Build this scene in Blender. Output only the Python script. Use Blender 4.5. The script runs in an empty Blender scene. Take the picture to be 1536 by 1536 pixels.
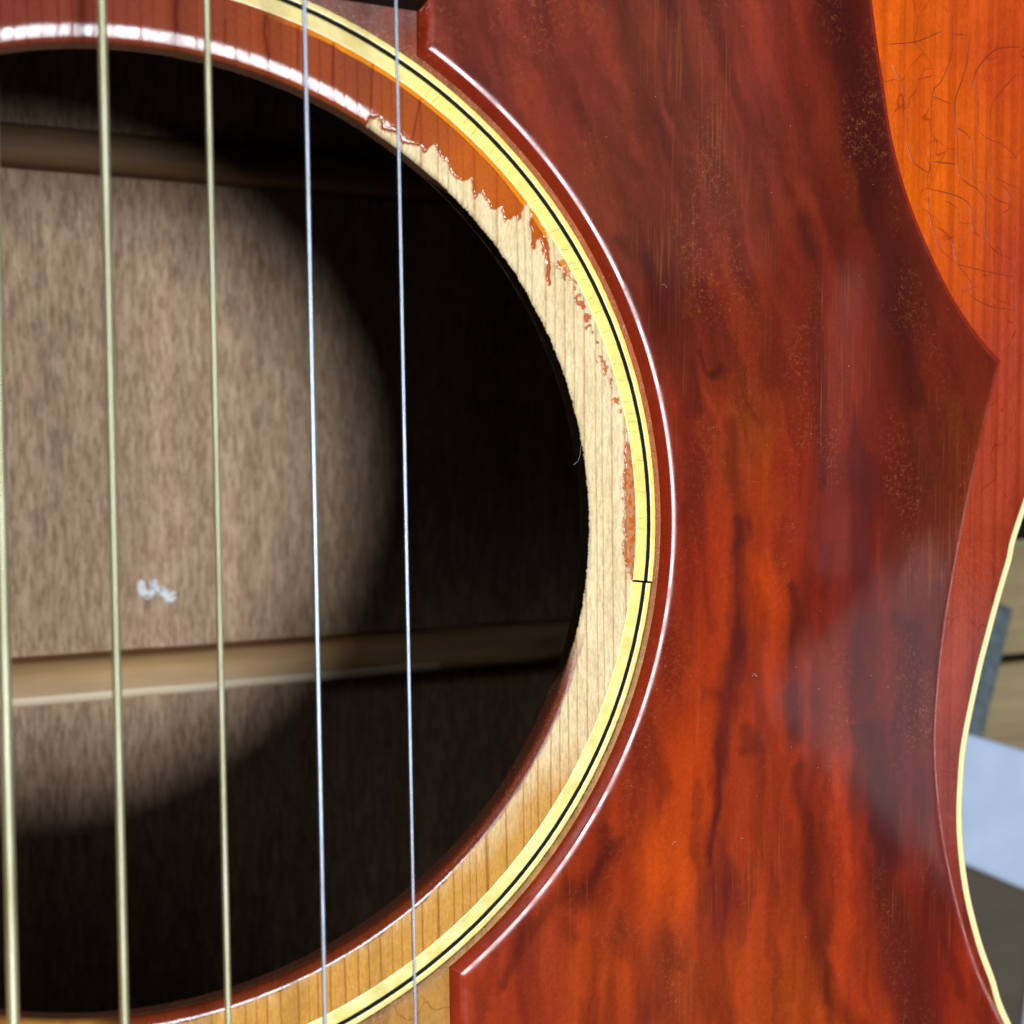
import bpy, bmesh, math, random
import numpy as np
from mathutils import Matrix, Vector

# ------------------------------------------------------------------ camera, light, exposure
scn = bpy.context.scene
Z0 = 103.0                       # height of the guitar top over the bench (mm); local z = 0 is the top's surface
CAM = np.array([-14.9547, 9.6815, 124.0536]); RV = np.array([-0.0554, -0.4155, -0.0166]); FPX = 1746.52


def rotm(r):
    th = np.linalg.norm(r); k = r / th
    K = np.array([[0, -k[2], k[1]], [k[2], 0, -k[0]], [-k[1], k[0], 0]])
    return np.eye(3) + math.sin(th) * K + (1 - math.cos(th)) * K @ K


RM = rotm(RV)
cam = bpy.data.cameras.new('camera'); cam_o = bpy.data.objects.new('camera', cam)
scn.collection.objects.link(cam_o); scn.camera = cam_o
cam.sensor_width = 36.0; cam.lens = FPX / 1536 * 36.0
cam.clip_start = 0.005; cam.clip_end = 20.0
M = Matrix([list(r) for r in RM]).to_4x4(); M.translation = Vector((CAM + [0, 0, Z0]) * .001)
cam_o.matrix_world = M
cam.dof.use_dof = True; cam.dof.focus_distance = 0.146; cam.dof.aperture_fstop = 24.0

world = bpy.data.worlds.new('World'); scn.world = world; world.use_nodes = True
bg = world.node_tree.nodes['Background']
bg.inputs[0].default_value = (0.86, 0.92, 1.0, 1); bg.inputs[1].default_value = 0.07


def area(name, loc, target, power, size, size_y=None, col=(1, 1, 1), shape='DISK', roll=0.0):
    l = bpy.data.lights.new(name, 'AREA'); l.shape = shape; l.size = size
    if size_y: l.size_y = size_y
    l.energy = power; l.color = col
    o = bpy.data.objects.new(name, l); scn.collection.objects.link(o)
    o.location = loc
    d = Vector(target) - Vector(loc)
    o.rotation_euler = (d.to_track_quat('-Z', 'Y').to_matrix() @ Matrix.Rotation(roll, 3, 'Z')).to_euler()
    return o


area('ceiling_lamp', (0.125, -0.085, 1.72), (0.0, 0.0, 0.1), 33.0, 0.46, col=(0.87, 0.935, 1.0))


def mirror_point(px, py, dist):
    """a place in the room that the flat top mirrors towards the lens at this pixel"""
    d = RM @ np.array([(px - 768) / FPX, -(py - 768) / FPX, -1.0])
    t = -CAM[2] / d[2]; hit = CAM + d * t
    d = d / np.linalg.norm(d); d[2] = -d[2]
    p = hit + d * dist
    return Vector((p + [0, 0, Z0]) * .001), Vector((hit + [0, 0, Z0]) * .001)


def mirror_lamp(name, corners, dist, radiance, col):
    """an unseen light panel, placed where the gloss shows it (corners of its reflection: tl, tr, bl)"""
    P = [mirror_point(x, y, dist)[0] for x, y in corners]
    u = P[1] - P[0]; v = P[2] - P[0]; c = P[0] + (u + v) / 2
    l = bpy.data.lights.new(name, 'AREA'); l.shape = 'RECTANGLE'; l.size = u.length; l.size_y = v.length
    l.energy = radiance * math.pi * u.length * v.length; l.color = col
    o = bpy.data.objects.new(name, l); scn.collection.objects.link(o)
    hit = mirror_point(corners[0][0], corners[0][1], 1)[1]
    x = u.normalized(); z = u.cross(v).normalized()
    if z.dot(hit - c) > 0: z = -z            # lamps shine along -Z
    y = z.cross(x)
    m = Matrix((x, y, z)).transposed().to_4x4(); m.translation = c
    o.matrix_world = m
    return o


mirror_lamp('window_light', [(1150, 1040), (1400, 790), (1430, 1345)], 1500, 1.0, (0.96, 0.88, 0.98))
mirror_lamp('strip_light', [(1246, 400), (1278, 400), (1250, 860)], 1500, .9, (0.9, 0.92, 1.0))
mirror_lamp('haze_panel', [(-200, -300), (1210, -300), (-100, 480)], 1500, .26, (1.0, 0.92, 0.95))  # added dim light panel that lays haze over the upper pickguard
area('interior_fill', (-1.0, 0.85, 1.15), (0.0, 0.0, 0.1), 2.6, .5, .5, (.92, .95, 1.0), 'RECTANGLE')  # added fill lamp that brightens the lower right of the interior
area('side_window', (1.55, -0.42, 0.52), (0.1, -0.04, 0.1), 2.2, .5, .4, (.86, .9, 1.0), 'RECTANGLE')

scn.view_settings.view_transform = 'Standard'; scn.view_settings.look = 'None'
scn.view_settings.exposure = 0.0; scn.view_settings.gamma = 1.0
scn.view_settings.use_curve_mapping = False
scn.render.engine = 'CYCLES'
scn.render.resolution_x = scn.render.resolution_y = 1024

# ------------------------------------------------------------------ helpers
RNG = np.random.RandomState(7)
random.seed(5)


def wp(px, z=0.0):
    """photo pixels -> points (mm) on the plane at height z"""
    px = np.asarray(px, float).reshape(-1, 2)
    d = np.stack([(px[:, 0] - 768) / FPX, -(px[:, 1] - 768) / FPX, -np.ones(len(px))], 1) @ RM.T
    t = (z - CAM[2]) / d[:, 2]
    return (CAM + d * t[:, None])[:, :2]


def to_px(x, y, z=0.0):
    P = np.stack([x - CAM[0], y - CAM[1], np.full_like(x, z - CAM[2])], -1) @ RM
    return 768 + FPX * P[..., 0] / -P[..., 2], 768 - FPX * P[..., 1] / -P[..., 2]


def lin(c):
    c = np.asarray(c, float) / 255.0
    return np.where(c <= .04045, c / 12.92, ((c + .055) / 1.055) ** 2.4)


TAB = RNG.rand(256, 256)


def vnoise(x, y, s=0):
    xi = np.floor(x).astype(int); yi = np.floor(y).astype(int); fx = x - xi; fy = y - yi
    fx = fx * fx * (3 - 2 * fx); fy = fy * fy * (3 - 2 * fy)
    xi += s * 37; yi += s * 91
    a = TAB[xi % 256, yi % 256]; b = TAB[(xi + 1) % 256, yi % 256]
    c = TAB[xi % 256, (yi + 1) % 256]; d = TAB[(xi + 1) % 256, (yi + 1) % 256]
    return (a * (1 - fx) + b * fx) * (1 - fy) + (c * (1 - fx) + d * fx) * fy


def fbm(x, y, s=0, o=4):
    r = 0; a = .5; n = 0
    for i in range(o):
        r = r + a * vnoise(x, y, s + i); n += a; a *= .5; x = x * 2.03; y = y * 2.03
    return r / n


def sst(a, b, x):
    t = np.clip((x - a) / (b - a), 0, 1); return t * t * (3 - 2 * t)


def seg_dist(x, y, pl, closed=False):
    """distance to a polyline and parameter along it (0..1)"""
    pl = np.asarray(pl, float); n = len(pl)
    best = np.full(x.shape, 1e9); par = np.zeros(x.shape)
    m = n if closed else n - 1
    for i in range(m):
        a = pl[i]; b = pl[(i + 1) % n]; e = b - a; L = e @ e + 1e-12
        t = np.clip(((x - a[0]) * e[0] + (y - a[1]) * e[1]) / L, 0, 1)
        d = np.hypot(x - a[0] - t * e[0], y - a[1] - t * e[1])
        k = d < best; best = np.where(k, d, best); par = np.where(k, (i + t) / m, par)
    return best, par


def inside(x, y, pl):
    pl = np.asarray(pl, float); r = np.zeros(x.shape, bool); j = len(pl) - 1
    for i in range(len(pl)):
        xi, yi = pl[i]; xj, yj = pl[j]
        c = ((yi > y) != (yj > y)) & (x < (xj - xi) * (y - yi) / (yj - yi + 1e-12) + xi)
        r ^= c; j = i
    return r


def sdf(x, y, pl):
    d, _ = seg_dist(x, y, pl, True)
    return np.where(inside(x, y, pl), d, -d)


def catmull(P, n=12, closed=False):
    P = np.asarray(P, float); out = []
    N = len(P)
    for i in range(N if closed else N - 1):
        if closed: a, b, c, d = P[i - 1], P[i], P[(i + 1) % N], P[(i + 2) % N]
        else: a, b, c, d = P[max(i - 1, 0)], P[i], P[i + 1], P[min(i + 2, N - 1)]
        for t in np.arange(n) / n:
            out.append(.5 * ((2 * b) + (-a + c) * t + (2 * a - 5 * b + 4 * c - d) * t * t + (-a + 3 * b - 3 * c + d) * t ** 3))
    if not closed: out.append(P[-1])
    return np.array(out)


def resample(P, step, closed=False):
    P = np.asarray(P, float)
    if closed: P = np.vstack([P, P[:1]])
    s = np.r_[0, np.cumsum(np.hypot(*np.diff(P, axis=0).T))]
    n = max(2, int(round(s[-1] / step)))
    t = np.linspace(0, s[-1], n + 1)
    if closed: t = t[:-1]
    return np.stack([np.interp(t, s, P[:, 0]), np.interp(t, s, P[:, 1])], 1)


def mesh(name, verts, faces, mat, parent=None, smooth=True, col=None, attrs=None):
    """verts in mm (local z = 0 at the guitar top)"""
    v = np.asarray(verts, float).reshape(-1, 3).copy(); v[:, 2] += Z0; v *= .001
    me = bpy.data.meshes.new(name); me.from_pydata(v.tolist(), [], faces if isinstance(faces, list) else faces.tolist())
    if smooth: me.polygons.foreach_set('use_smooth', [True] * len(me.polygons))
    if col is not None:
        a = me.color_attributes.new('Col', 'FLOAT_COLOR', 'POINT')
        c = np.ones((len(v), 4)); c[:, :3] = np.asarray(col).reshape(-1, 3)
        a.data.foreach_set('color', c.ravel().astype(np.float32))
    for k, w in (attrs or {}).items():
        a = me.attributes.new(k, 'FLOAT', 'POINT'); a.data.foreach_set('value', np.asarray(w, np.float32).ravel())
    me.materials.append(mat); me.update()
    o = bpy.data.objects.new(name, me); scn.collection.objects.link(o)
    if parent is not None: o.parent = parent
    return o


def gridfaces(nr, nc, wrap=False, off=0, flip=False):
    r = np.arange(nr - 1)[:, None]; c = np.arange(nc if wrap else nc - 1)[None, :]
    a = r * nc + c; b = r * nc + (c + 1) % nc; d = (r + 1) * nc + c; e = (r + 1) * nc + (c + 1) % nc
    f = np.stack([a, b, e, d], -1).reshape(-1, 4) + off
    return f[:, ::-1] if flip else f


def box(bmv, bmf, x0, x1, y0, y1, z0, z1):
    o = len(bmv)
    bmv += [(x0, y0, z0), (x1, y0, z0), (x1, y1, z0), (x0, y1, z0), (x0, y0, z1), (x1, y0, z1), (x1, y1, z1), (x0, y1, z1)]
    bmf += [[o + i for i in f] for f in ((3, 2, 1, 0), (4, 5, 6, 7), (0, 1, 5, 4), (1, 2, 6, 5), (2, 3, 7, 6), (3, 0, 4, 7))]


def box_obj(name, mat, parent, b, bevel=0.0):
    v, f = [], []; box(v, f, *b)
    o = mesh(name, v, f, mat, parent, smooth=False)
    if bevel:
        m = o.modifiers.new('bevel', 'BEVEL'); m.width = bevel * .001; m.segments = 3
    return o


def tag(o, label=None, cat=None, group=None, kind=None):
    for k, v in (('label', label), ('category', cat), ('group', group), ('kind', kind)):
        if v: o[k] = v
    return o


# ------------------------------------------------------------------ node materials
class NM:
    def __init__(s, name):
        s.m = bpy.data.materials.new(name); s.m.use_nodes = True; s.t = s.m.node_tree
        s.b = s.t.nodes['Principled BSDF']; s.tc = s.t.nodes.new('ShaderNodeTexCoord')

    def n(s, typ, **kw):
        n = s.t.nodes.new('ShaderNode' + typ)
        for k, v in kw.items():
            if k in n.inputs.keys() and not hasattr(n, k): s.put(n.inputs[k], v)
            else: setattr(n, k, v)
        return n

    def put(s, i, v):
        if hasattr(v, 'is_output'): s.t.links.new(v, i)
        else: i.default_value = v

    def set(s, **kw):
        for k, v in kw.items(): s.put(s.b.inputs[k.replace('_', ' ')], v)
        return s

    def coord(s, scale=(1, 1, 1), rot=(0, 0, 0), loc=(0, 0, 0)):
        mp = s.t.nodes.new('ShaderNodeMapping'); s.put(mp.inputs[0], s.tc.outputs['Object'])
        mp.inputs['Scale'].default_value = scale; mp.inputs['Rotation'].default_value = rot; mp.inputs['Location'].default_value = loc
        return mp.outputs[0]

    def noise(s, scale, coord=None, detail=4, rough=.55, dist=0.0):
        n = s.t.nodes.new('ShaderNodeTexNoise'); s.put(n.inputs['Vector'], coord if coord is not None else s.coord())
        n.inputs['Scale'].default_value = scale; n.inputs['Detail'].default_value = detail
        n.inputs['Roughness'].default_value = rough; n.inputs['Distortion'].default_value = dist
        return n.outputs['Fac']

    def ramp(s, fac, stops):
        r = s.t.nodes.new('ShaderNodeValToRGB'); s.put(r.inputs[0], fac)
        e = r.color_ramp.elements
        while len(e) < len(stops): e.new(.5)
        for q, (p, c) in zip(e, stops):
            q.position = p; q.color = (c, c, c, 1) if np.isscalar(c) else (*c, 1)
        return r.outputs[0]

    def math(s, op, a, b=0.0, clamp=False):
        n = s.t.nodes.new('ShaderNodeMath'); n.operation = op; n.use_clamp = clamp
        s.put(n.inputs[0], a); s.put(n.inputs[1], b); return n.outputs[0]

    def mix(s, f, a, b, mode='MIX'):
        n = s.t.nodes.new('ShaderNodeMix'); n.data_type = 'RGBA'; n.blend_type = mode
        s.put(n.inputs['Factor'], f)
        for k, v in (('A', a), ('B', b)):
            i = [q for q in n.inputs if q.name == k and q.type == 'RGBA'][0]
            s.put(i, (*v, 1) if isinstance(v, (tuple, list, np.ndarray)) and len(v) == 3 else v)
        return [q for q in n.outputs if q.type == 'RGBA'][0]

    def attr(s, name, out='Color'):
        a = s.t.nodes.new('ShaderNodeAttribute'); a.attribute_name = name; return a.outputs[out]

    def bump(s, h, strength=.3, dist=.0002):
        b = s.t.nodes.new('ShaderNodeBump'); s.put(b.inputs['Height'], h)
        b.inputs['Strength'].default_value = strength; b.inputs['Distance'].default_value = dist
        s.put(s.b.inputs['Normal'], b.outputs[0]); return s


def L(*c): return tuple(lin(c))


def mat_top(name='spruce_lacquer', nodegrain=False):
    m = NM(name)
    g = m.attr('gloss', 'Fac')
    fine = m.noise(5200, m.coord((1, .35, 1)), 3, .6)
    spark = m.ramp(m.noise(4200, None, 2, .6), [(.56, 0.0), (.74, 1.0)])
    col = m.attr('Col')
    if nodegrain:
        gl = m.ramp(m.noise(700, m.coord((1, .012, 1)), 2, .5), [(.46, 0.0), (.66, 1.0)])
        col = m.mix(m.math('MULTIPLY', gl, .5), col, m.mix(1.0, col, (.55, .36, .3), 'MULTIPLY'))
        wv = m.n('TexNoise'); m.put(wv.inputs['Vector'], m.coord()); wv.inputs['Scale'].default_value = 110; wv.inputs['Detail'].default_value = 2
        av = m.n('VectorMath', operation='MULTIPLY_ADD'); m.put(av.inputs[0], wv.outputs['Color']); av.inputs[1].default_value = (.012,) * 3; m.put(av.inputs[2], m.coord((1, .6, 1)))
        vo = m.n('TexVoronoi', feature='DISTANCE_TO_EDGE'); m.put(vo.inputs['Vector'], av.outputs[0]); vo.inputs['Scale'].default_value = 150
        ckl = m.math('MULTIPLY', m.ramp(vo.outputs['Distance'], [(.0, 1.0), (.014, 0.0)]), m.ramp(m.noise(140), [(.42, .0), (.6, .75)]))
        col = m.mix(ckl, col, m.mix(1.0, col, (.42, .3, .3), 'MULTIPLY'))
        mot = m.ramp(m.noise(500, m.coord((1, .6, 1)), 4, .6), [(.3, .88), (.7, 1.08)])
        col = m.mix(1.0, col, mot, 'MULTIPLY')
    sh = m.ramp(fine, [(.25, .82), (.75, 1.16)])
    c2 = m.mix(1.0, col, sh, 'MULTIPLY')
    c2 = m.mix(m.math('MULTIPLY', m.math('MULTIPLY', spark, .25), m.math('SUBTRACT', 1.0, g)), c2, (.95, .9, .72))
    rough = m.math('ADD', m.math('MULTIPLY', m.math('SUBTRACT', 1.0, g), .50), m.ramp(m.noise(900), [(.3, .08), (.8, .18)]))
    m.set(Base_Color=c2, Roughness=rough)
    m.put(m.b.inputs['Specular IOR Level'], m.math('ADD', m.math('MULTIPLY', g, .12), .2))
    hb = m.math('ADD', m.math('MULTIPLY', fine, m.math('SUBTRACT', 1.15, g)), m.math('MULTIPLY', m.noise(420, m.coord((1, .5, 1)), 2), .12))
    if nodegrain: hb = m.math('ADD', hb, m.math('MULTIPLY', m.noise(850, m.coord((1, .7, 1)), 3, .6), 2.2))
    m.bump(hb, .35, .00006)
    return m.m


def mat_guard():
    m = NM('tortoise_plastic')
    col = m.attr('Col')
    # fine frizz: short bright worm lines where the pattern is worn, gated by patches
    warp = m.n('TexNoise'); m.put(warp.inputs['Vector'], m.coord()); warp.inputs['Scale'].default_value = 1300; warp.inputs['Detail'].default_value = 3
    add = m.n('VectorMath', operation='MULTIPLY_ADD'); m.put(add.inputs[0], warp.outputs['Color']); add.inputs[1].default_value = (.0011,) * 3
    m.put(add.inputs[2], m.coord())
    v = m.n('TexVoronoi', feature='DISTANCE_TO_EDGE'); m.put(v.inputs['Vector'], add.outputs[0]); v.inputs['Scale'].default_value = 1700
    worm = m.ramp(v.outputs['Distance'], [(.0, 1.0), (.055, 0.0)])
    gate = m.ramp(m.noise(95, m.coord((1, .45, 1)), 4, .6), [(.50, 0.0), (.66, 1.0)])
    gate2 = m.ramp(m.noise(1500, None, 2), [(.46, 0.0), (.60, 1.0)])
    fac = m.math('MULTIPLY', m.math('MULTIPLY', worm, gate), gate2)
    c = m.mix(m.math('MULTIPLY', fac, .7), col, (.42, .12, .03))
    # brushed vertical scratches
    brush = m.ramp(m.noise(2600, m.coord((1, .03, 1)), 2, .6), [(.55, 0.0), (.75, 1.0)])
    bg_ = m.ramp(m.noise(70, m.coord((1, .5, 1), loc=(.3, .1, 0)), 3), [(.52, 0.0), (.64, 1.0)])
    c = m.mix(m.math('MULTIPLY', m.math('MULTIPLY', brush, bg_), .40), c, (.36, .10, .02))
    gr = m.ramp(m.noise(2500, None, 2, .7), [(.3, .9), (.7, 1.1)])
    c = m.mix(1.0, c, gr, 'MULTIPLY')
    m.set(Base_Color=c, Roughness=m.math('ADD', m.ramp(m.noise(160, m.coord((1, .3, 1)), 3), [(.3, .07), (.75, .13)]), m.math('MULTIPLY', m.math('MULTIPLY', m.attr('ridge', 'Fac'), m.ramp(m.noise(380, None, 3), [(.35, .08), (.7, .28)])), 1.0)))
    m.put(m.b.inputs['Specular IOR Level'], m.math('SUBTRACT', .5, m.math('MULTIPLY', m.attr('ridge', 'Fac'), .08)))
    m.bump(m.noise(110, m.coord((1, .5, 1)), 2), .12, .0003)
    return m.m


def mat_flat(name, col, rough=.5, metal=0.0, var=.12, scale=800, spec=.5, bump=0.0, stretch=(1, 1, 1)):
    m = NM(name)
    f = m.ramp(m.noise(scale, m.coord(stretch), 4), [(.25, 1 - var), (.75, 1 + var)])
    m.set(Base_Color=m.mix(1.0, tuple(col), f, 'MULTIPLY'), Roughness=rough, Metallic=metal)
    m.put(m.b.inputs['Specular IOR Level'], spec)
    if bump: m.bump(m.noise(scale, m.coord(stretch), 4), bump, .0003)
    return m.m


def mat_mahogany():
    m = NM('mahogany_inside')
    broad = m.noise(130, m.coord((1, .06, 1)), 4)
    fleck = m.ramp(m.noise(1500, m.coord((1, .2, 1)), 3, .65, .2), [(.40, 1.0), (.54, 0.0)])
    mid = m.noise(900, m.coord((1, .17, 1)), 5, .66, .3)
    c = m.ramp(mid, [(.25, L(142, 114, 92)), (.5, L(170, 143, 118)), (.76, L(194, 170, 146))])
    c = m.mix(m.math('MULTIPLY', fleck, .48), c, L(96, 70, 56))
    c = m.mix(1.0, c, m.ramp(broad, [(.3, (.74, .70, .64)), (.7, (1.12, 1.08, 1.0))]), 'MULTIPLY')
    m.set(Base_Color=c, Roughness=.7); m.put(m.b.inputs['Specular IOR Level'], .25)
    m.bump(mid, .3, .0003)
    return m.m


def mat_plank(name, c0, c1, rot=0.0):
    m = NM(name)
    g = m.noise(40, m.coord((.15, 1, 1), (0, 0, rot)), 5, .6, .8)
    f = m.noise(400, m.coord((.1, 1, 1), (0, 0, rot)), 4)
    c = m.mix(m.ramp(g, [(.3, 0.0), (.7, 1.0)]), c0, c1)
    c = m.mix(1.0, c, m.ramp(f, [(.3, .85), (.7, 1.12)]), 'MULTIPLY')
    m.set(Base_Color=c, Roughness=.6); m.bump(f, .2, .0003)
    return m.m


def mat_ring():
    m = NM('yellow_celluloid')
    c = m.attr('Col')
    f = m.ramp(m.noise(1500, None, 4), [(.3, .93), (.7, 1.05)])
    m.set(Base_Color=m.mix(1.0, c, f, 'MULTIPLY'), Roughness=m.ramp(m.noise(700), [(.35, .22), (.7, .45)]))
    m.bump(m.noise(900, None, 3), .08, .0001)
    return m.m


M_TOP = mat_top(); M_TOP2 = mat_top('spruce_burst', True); M_GUARD = mat_guard(); M_RING = mat_ring(); M_BACK = mat_mahogany()
M_BLACK = mat_flat('black_line', (.006, .007, .006), .7, var=.3, spec=.12)
M_CRACK = mat_flat('crack_line', L(176, 160, 70), .7)
M_CRACK2 = mat_flat('finish_crack', L(116, 38, 12), .3)
M_GAP = mat_flat('joint_dark', (.02, .018, .008), .6)
M_BIND = mat_flat('cream_binding', L(238, 226, 160), .3, var=.05)
M_SIDE = mat_flat('side_wood', L(70, 32, 20), .35, stretch=(1, 1, .1))
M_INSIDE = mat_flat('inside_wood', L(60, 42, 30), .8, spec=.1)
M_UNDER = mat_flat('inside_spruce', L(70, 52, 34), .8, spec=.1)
M_BRACE = mat_flat('brace_spruce', L(184, 146, 100), .65, var=.3, scale=260, bump=.3, stretch=(.12, 1, 1))
M_BRACE2 = mat_flat('pale_spruce', L(214, 192, 160), .6, var=.1, scale=260, stretch=(.12, 1, 1))
M_BRACE3 = mat_flat('shaded_spruce', L(122, 92, 58), .7, var=.3, scale=260, stretch=(.12, 1, 1))  # darker copy of the brace spruce: upper brace's shade put into the colour
M_EBONY = mat_flat('ebony', (.004, .004, .004), .65, spec=.2)
M_STEEL = mat_flat('plain_steel', (.58, .66, .78), .45, 1.0, var=.16, scale=420)
m = NM('wound_bronze')
gv = m.ramp(m.attr('groove', 'Fac'), [(.0, (.84, .83, .60)), (.55, (.72, .70, .46)), (1.0, (.16, .13, .06))])
tn = m.ramp(m.noise(260, m.coord((1, .3, 1)), 4), [(.3, (.78, .74, .62)), (.65, (1.05, 1.05, 1.05))])
m.set(Base_Color=m.mix(1.0, gv, tn, 'MULTIPLY'), Roughness=.5, Metallic=1.0); M_BRONZE = m.m
M_NICKEL = mat_flat('fret_nickel', (.6, .58, .52), .3, 1.0)
M_BONE = mat_flat('bone', L(225, 215, 190), .4)
M_NECK = mat_flat('neck_wood', L(80, 34, 20), .3)
M_DUST = mat_flat('dust', (.8, .78, .75), .8)

# ------------------------------------------------------------------ the bench (setting)
bench = tag(bpy.data.objects.new('workbench', None), kind='structure'); scn.collection.objects.link(bench)
M_TAN = mat_plank('tan_plank', L(116, 98, 64), L(140, 120, 82)); M_DKP = mat_plank('dark_plank', L(58, 48, 34), L(72, 60, 42))
yy = [260, 150, 40, -46, -49 - 36, -190, -300, -420]
tops = [(-400, -190.6, M_DKP), (-190, -86.2, M_DKP), (-85, -48.6, M_TAN), (-46.6, -15, M_TAN), (-14, 90, M_DKP), (90.8, 200, M_DKP), (200.8, 420, M_DKP)]
for a, b, mt in tops:
    box_obj('plank', mt, bench, (-330, 420, a, b, -130, -103.0), 1.0)
box_obj('underlay', M_GAP, bench, (-330, 420, -400, 420, -140, -129))


def sheet(name, corners, z, thick, mat, wav=.5):
    c = np.asarray(corners, float); n = 24
    u, v = np.meshgrid(np.linspace(0, 1, n), np.linspace(0, 1, n))
    P = (c[0] * ((1 - u) * (1 - v))[..., None] + c[1] * (u * (1 - v))[..., None] + c[2] * (u * v)[..., None] + c[3] * ((1 - u) * v)[..., None])
    h = wav * fbm(P[..., 0] / 22, P[..., 1] / 22, 9)
    top = np.dstack([P, z + thick + h]); bot = np.dstack([P, np.full_like(h, z)])
    V = np.concatenate([top.reshape(-1, 3), bot.reshape(-1, 3)]); N = n * n
    F = gridfaces(n, n).tolist() + gridfaces(n, n, off=N, flip=True).tolist()
    ed = [i for i in range(n)] + [i * n + n - 1 for i in range(1, n)] + [N - 1 - i for i in range(1, n)] + [(n - 1 - i) * n for i in range(1, n - 1)]
    for i in range(len(ed)):
        a, b = ed[i], ed[(i + 1) % len(ed)]
        F.append([b, a, a + N, b + N])
    return mesh(name, V, F, mat)


M_CLOTH = mat_flat('grey_cloth', L(84, 94, 96), .9, var=.35, scale=420, bump=.6, spec=.1)
M_PAPER = mat_flat('pale_paper', L(164, 180, 200), .7, var=.10, scale=60)
M_BLKC = mat_flat('black_cloth', (.004, .004, .005), .8, spec=.1)
tag(sheet('cloth', [(196, -130), (212, -92), (229, -34), (190, -20)], -103.0, .9, M_CLOTH),
    'narrow grey blue cloth peeking out beside the guitar waist under the paper', 'cloth')
tag(sheet('paper_sheet', [(196, -92), (272, -128), (300, -94), (210, -64.5)], -102.0, .5, M_PAPER, 2.2),
    'pale blue white sheet of paper lying on the bench beside the guitar waist', 'paper')
tag(sheet('black_cloth', [(215, -16), (330, -14), (330, 60), (205, 60)], -103.0, 1.5, M_BLKC),
    'black cloth on the bench beyond the tan planks', 'cloth')
tag(sheet('paper_slip', [(233, -175), (300, -175), (300, -125), (239, -128)], -103.0, .5, M_PAPER),
    'small pale slip of paper on the dark plank', 'paper')

# ------------------------------------------------------------------ guitar body
guitar = bpy.data.objects.new('acoustic_guitar', None); scn.collection.objects.link(guitar)
tag(guitar, 'old red sunburst acoustic guitar with tortoise pickguard, yellow rosette and worn soundhole edge', 'guitar')

outer_px = [(1536, 779), (1520, 839), (1502, 901), (1486, 961), (1473, 1013), (1453, 1110), (1447, 1169), (1445, 1229), (1449, 1288), (1458, 1347), (1475, 1413), (1494, 1466), (1517, 1531)]
seen = wp(outer_px)
right = np.array([(0, 152), (30, 151), (70, 143), (112, 122), (138, 92), (144, 62), (135, 30)] + [tuple(p) for p in seen] +
                 [(134, -98), (160, -132), (186, -172), (201, -215), (198, -262), (174, -305), (130, -332), (70, -345), (0, -348)])
rc = resample(catmull(right, 10), 1.0)
left = rc[1:-1][::-1] * [-1, 1]
OUT = np.vstack([rc, left])                       # clockwise from the neck joint
T_TOP = 2.8


def polar_r(poly, th):
    a = np.arctan2(poly[:, 1], poly[:, 0]); r = np.hypot(poly[:, 0], poly[:, 1]); k = np.argsort(a)
    a = a[k]; r = r[k]
    return np.interp(th, np.r_[a - 2 * np.pi, a, a + 2 * np.pi], np.r_[r, r, r])


def offset_poly(P, w):
    """inward offset of a closed clockwise outline"""
    e1 = P - np.roll(P, 1, 0); e2 = np.roll(P, -1, 0) - P
    e1 /= np.linalg.norm(e1, axis=1)[:, None]; e2 /= np.linalg.norm(e2, axis=1)[:, None]
    n1 = np.stack([e1[:, 1], -e1[:, 0]], 1); n2 = np.stack([e2[:, 1], -e2[:, 0]], 1)
    n = n1 + n2; n /= np.linalg.norm(n, axis=1)[:, None]
    c = np.clip((n * n1).sum(1), .45, 1)
    return P + n * (w / c)[:, None]


BW = 1.35
INB = offset_poly(OUT, BW)


def burst(x, y):
    """sunburst colour of the lacquered top (base colour)"""
    px, py = to_px(x, y)
    cps = [((0, 0), (118, 50, 34)), ((150, 10), (126, 54, 36)), ((300, 40), (136, 60, 32)), ((450, 90), (148, 66, 30)), ((560, 60), (136, 64, 42)), ((640, 120), (158, 74, 34)), ((620, 190), (164, 76, 28)), ((720, 250), (186, 90, 24)), ((790, 330), (186, 86, 22)),
           ((900, 500), (190, 84, 26)), ((950, 750), (196, 98, 34)), ((900, 1100), (206, 150, 76)), ((700, 1300), (204, 148, 66)), ((560, 1400), (198, 138, 60)), ((400, 1500), (196, 132, 58)), ((640, 1520), (186, 134, 68)),
           ((1340, 50), (214, 90, 14)), ((1420, 150), (214, 88, 16)), ((1380, 300), (218, 94, 12)), ((1500, 100), (198, 72, 24)), ((1520, 400), (176, 62, 34)), ((1440, 400), (204, 80, 20)),
           ((1510, 560), (166, 60, 38)), ((1490, 700), (164, 60, 36)), ((1460, 850), (160, 56, 26)), ((1440, 1000), (158, 62, 42)), ((1425, 1150), (142, 56, 42)), ((1450, 1350), (134, 48, 34)), ((1490, 1480), (130, 44, 26)), ((1560, 1540), (140, 40, 20))]
    num = np.zeros(x.shape + (3,)); den = np.zeros(x.shape)
    for (cx, cy), c in cps:
        w = 1.0 / ((px - cx) ** 2 + (py - cy) ** 2 + 900.0) ** 1.5
        num += w[..., None] * lin(c); den += w
    col = num / den[..., None]
    # the dark red rim next to the binding
    r = np.hypot(x, y); rr = polar_r(INB, np.arctan2(y, x)) - r
    k = np.clip(1 - rr / 5.0, 0, 1)[..., None] ** 1.5 * .45
    return col * (1 - k) + lin((110, 28, 14)) * k


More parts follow.
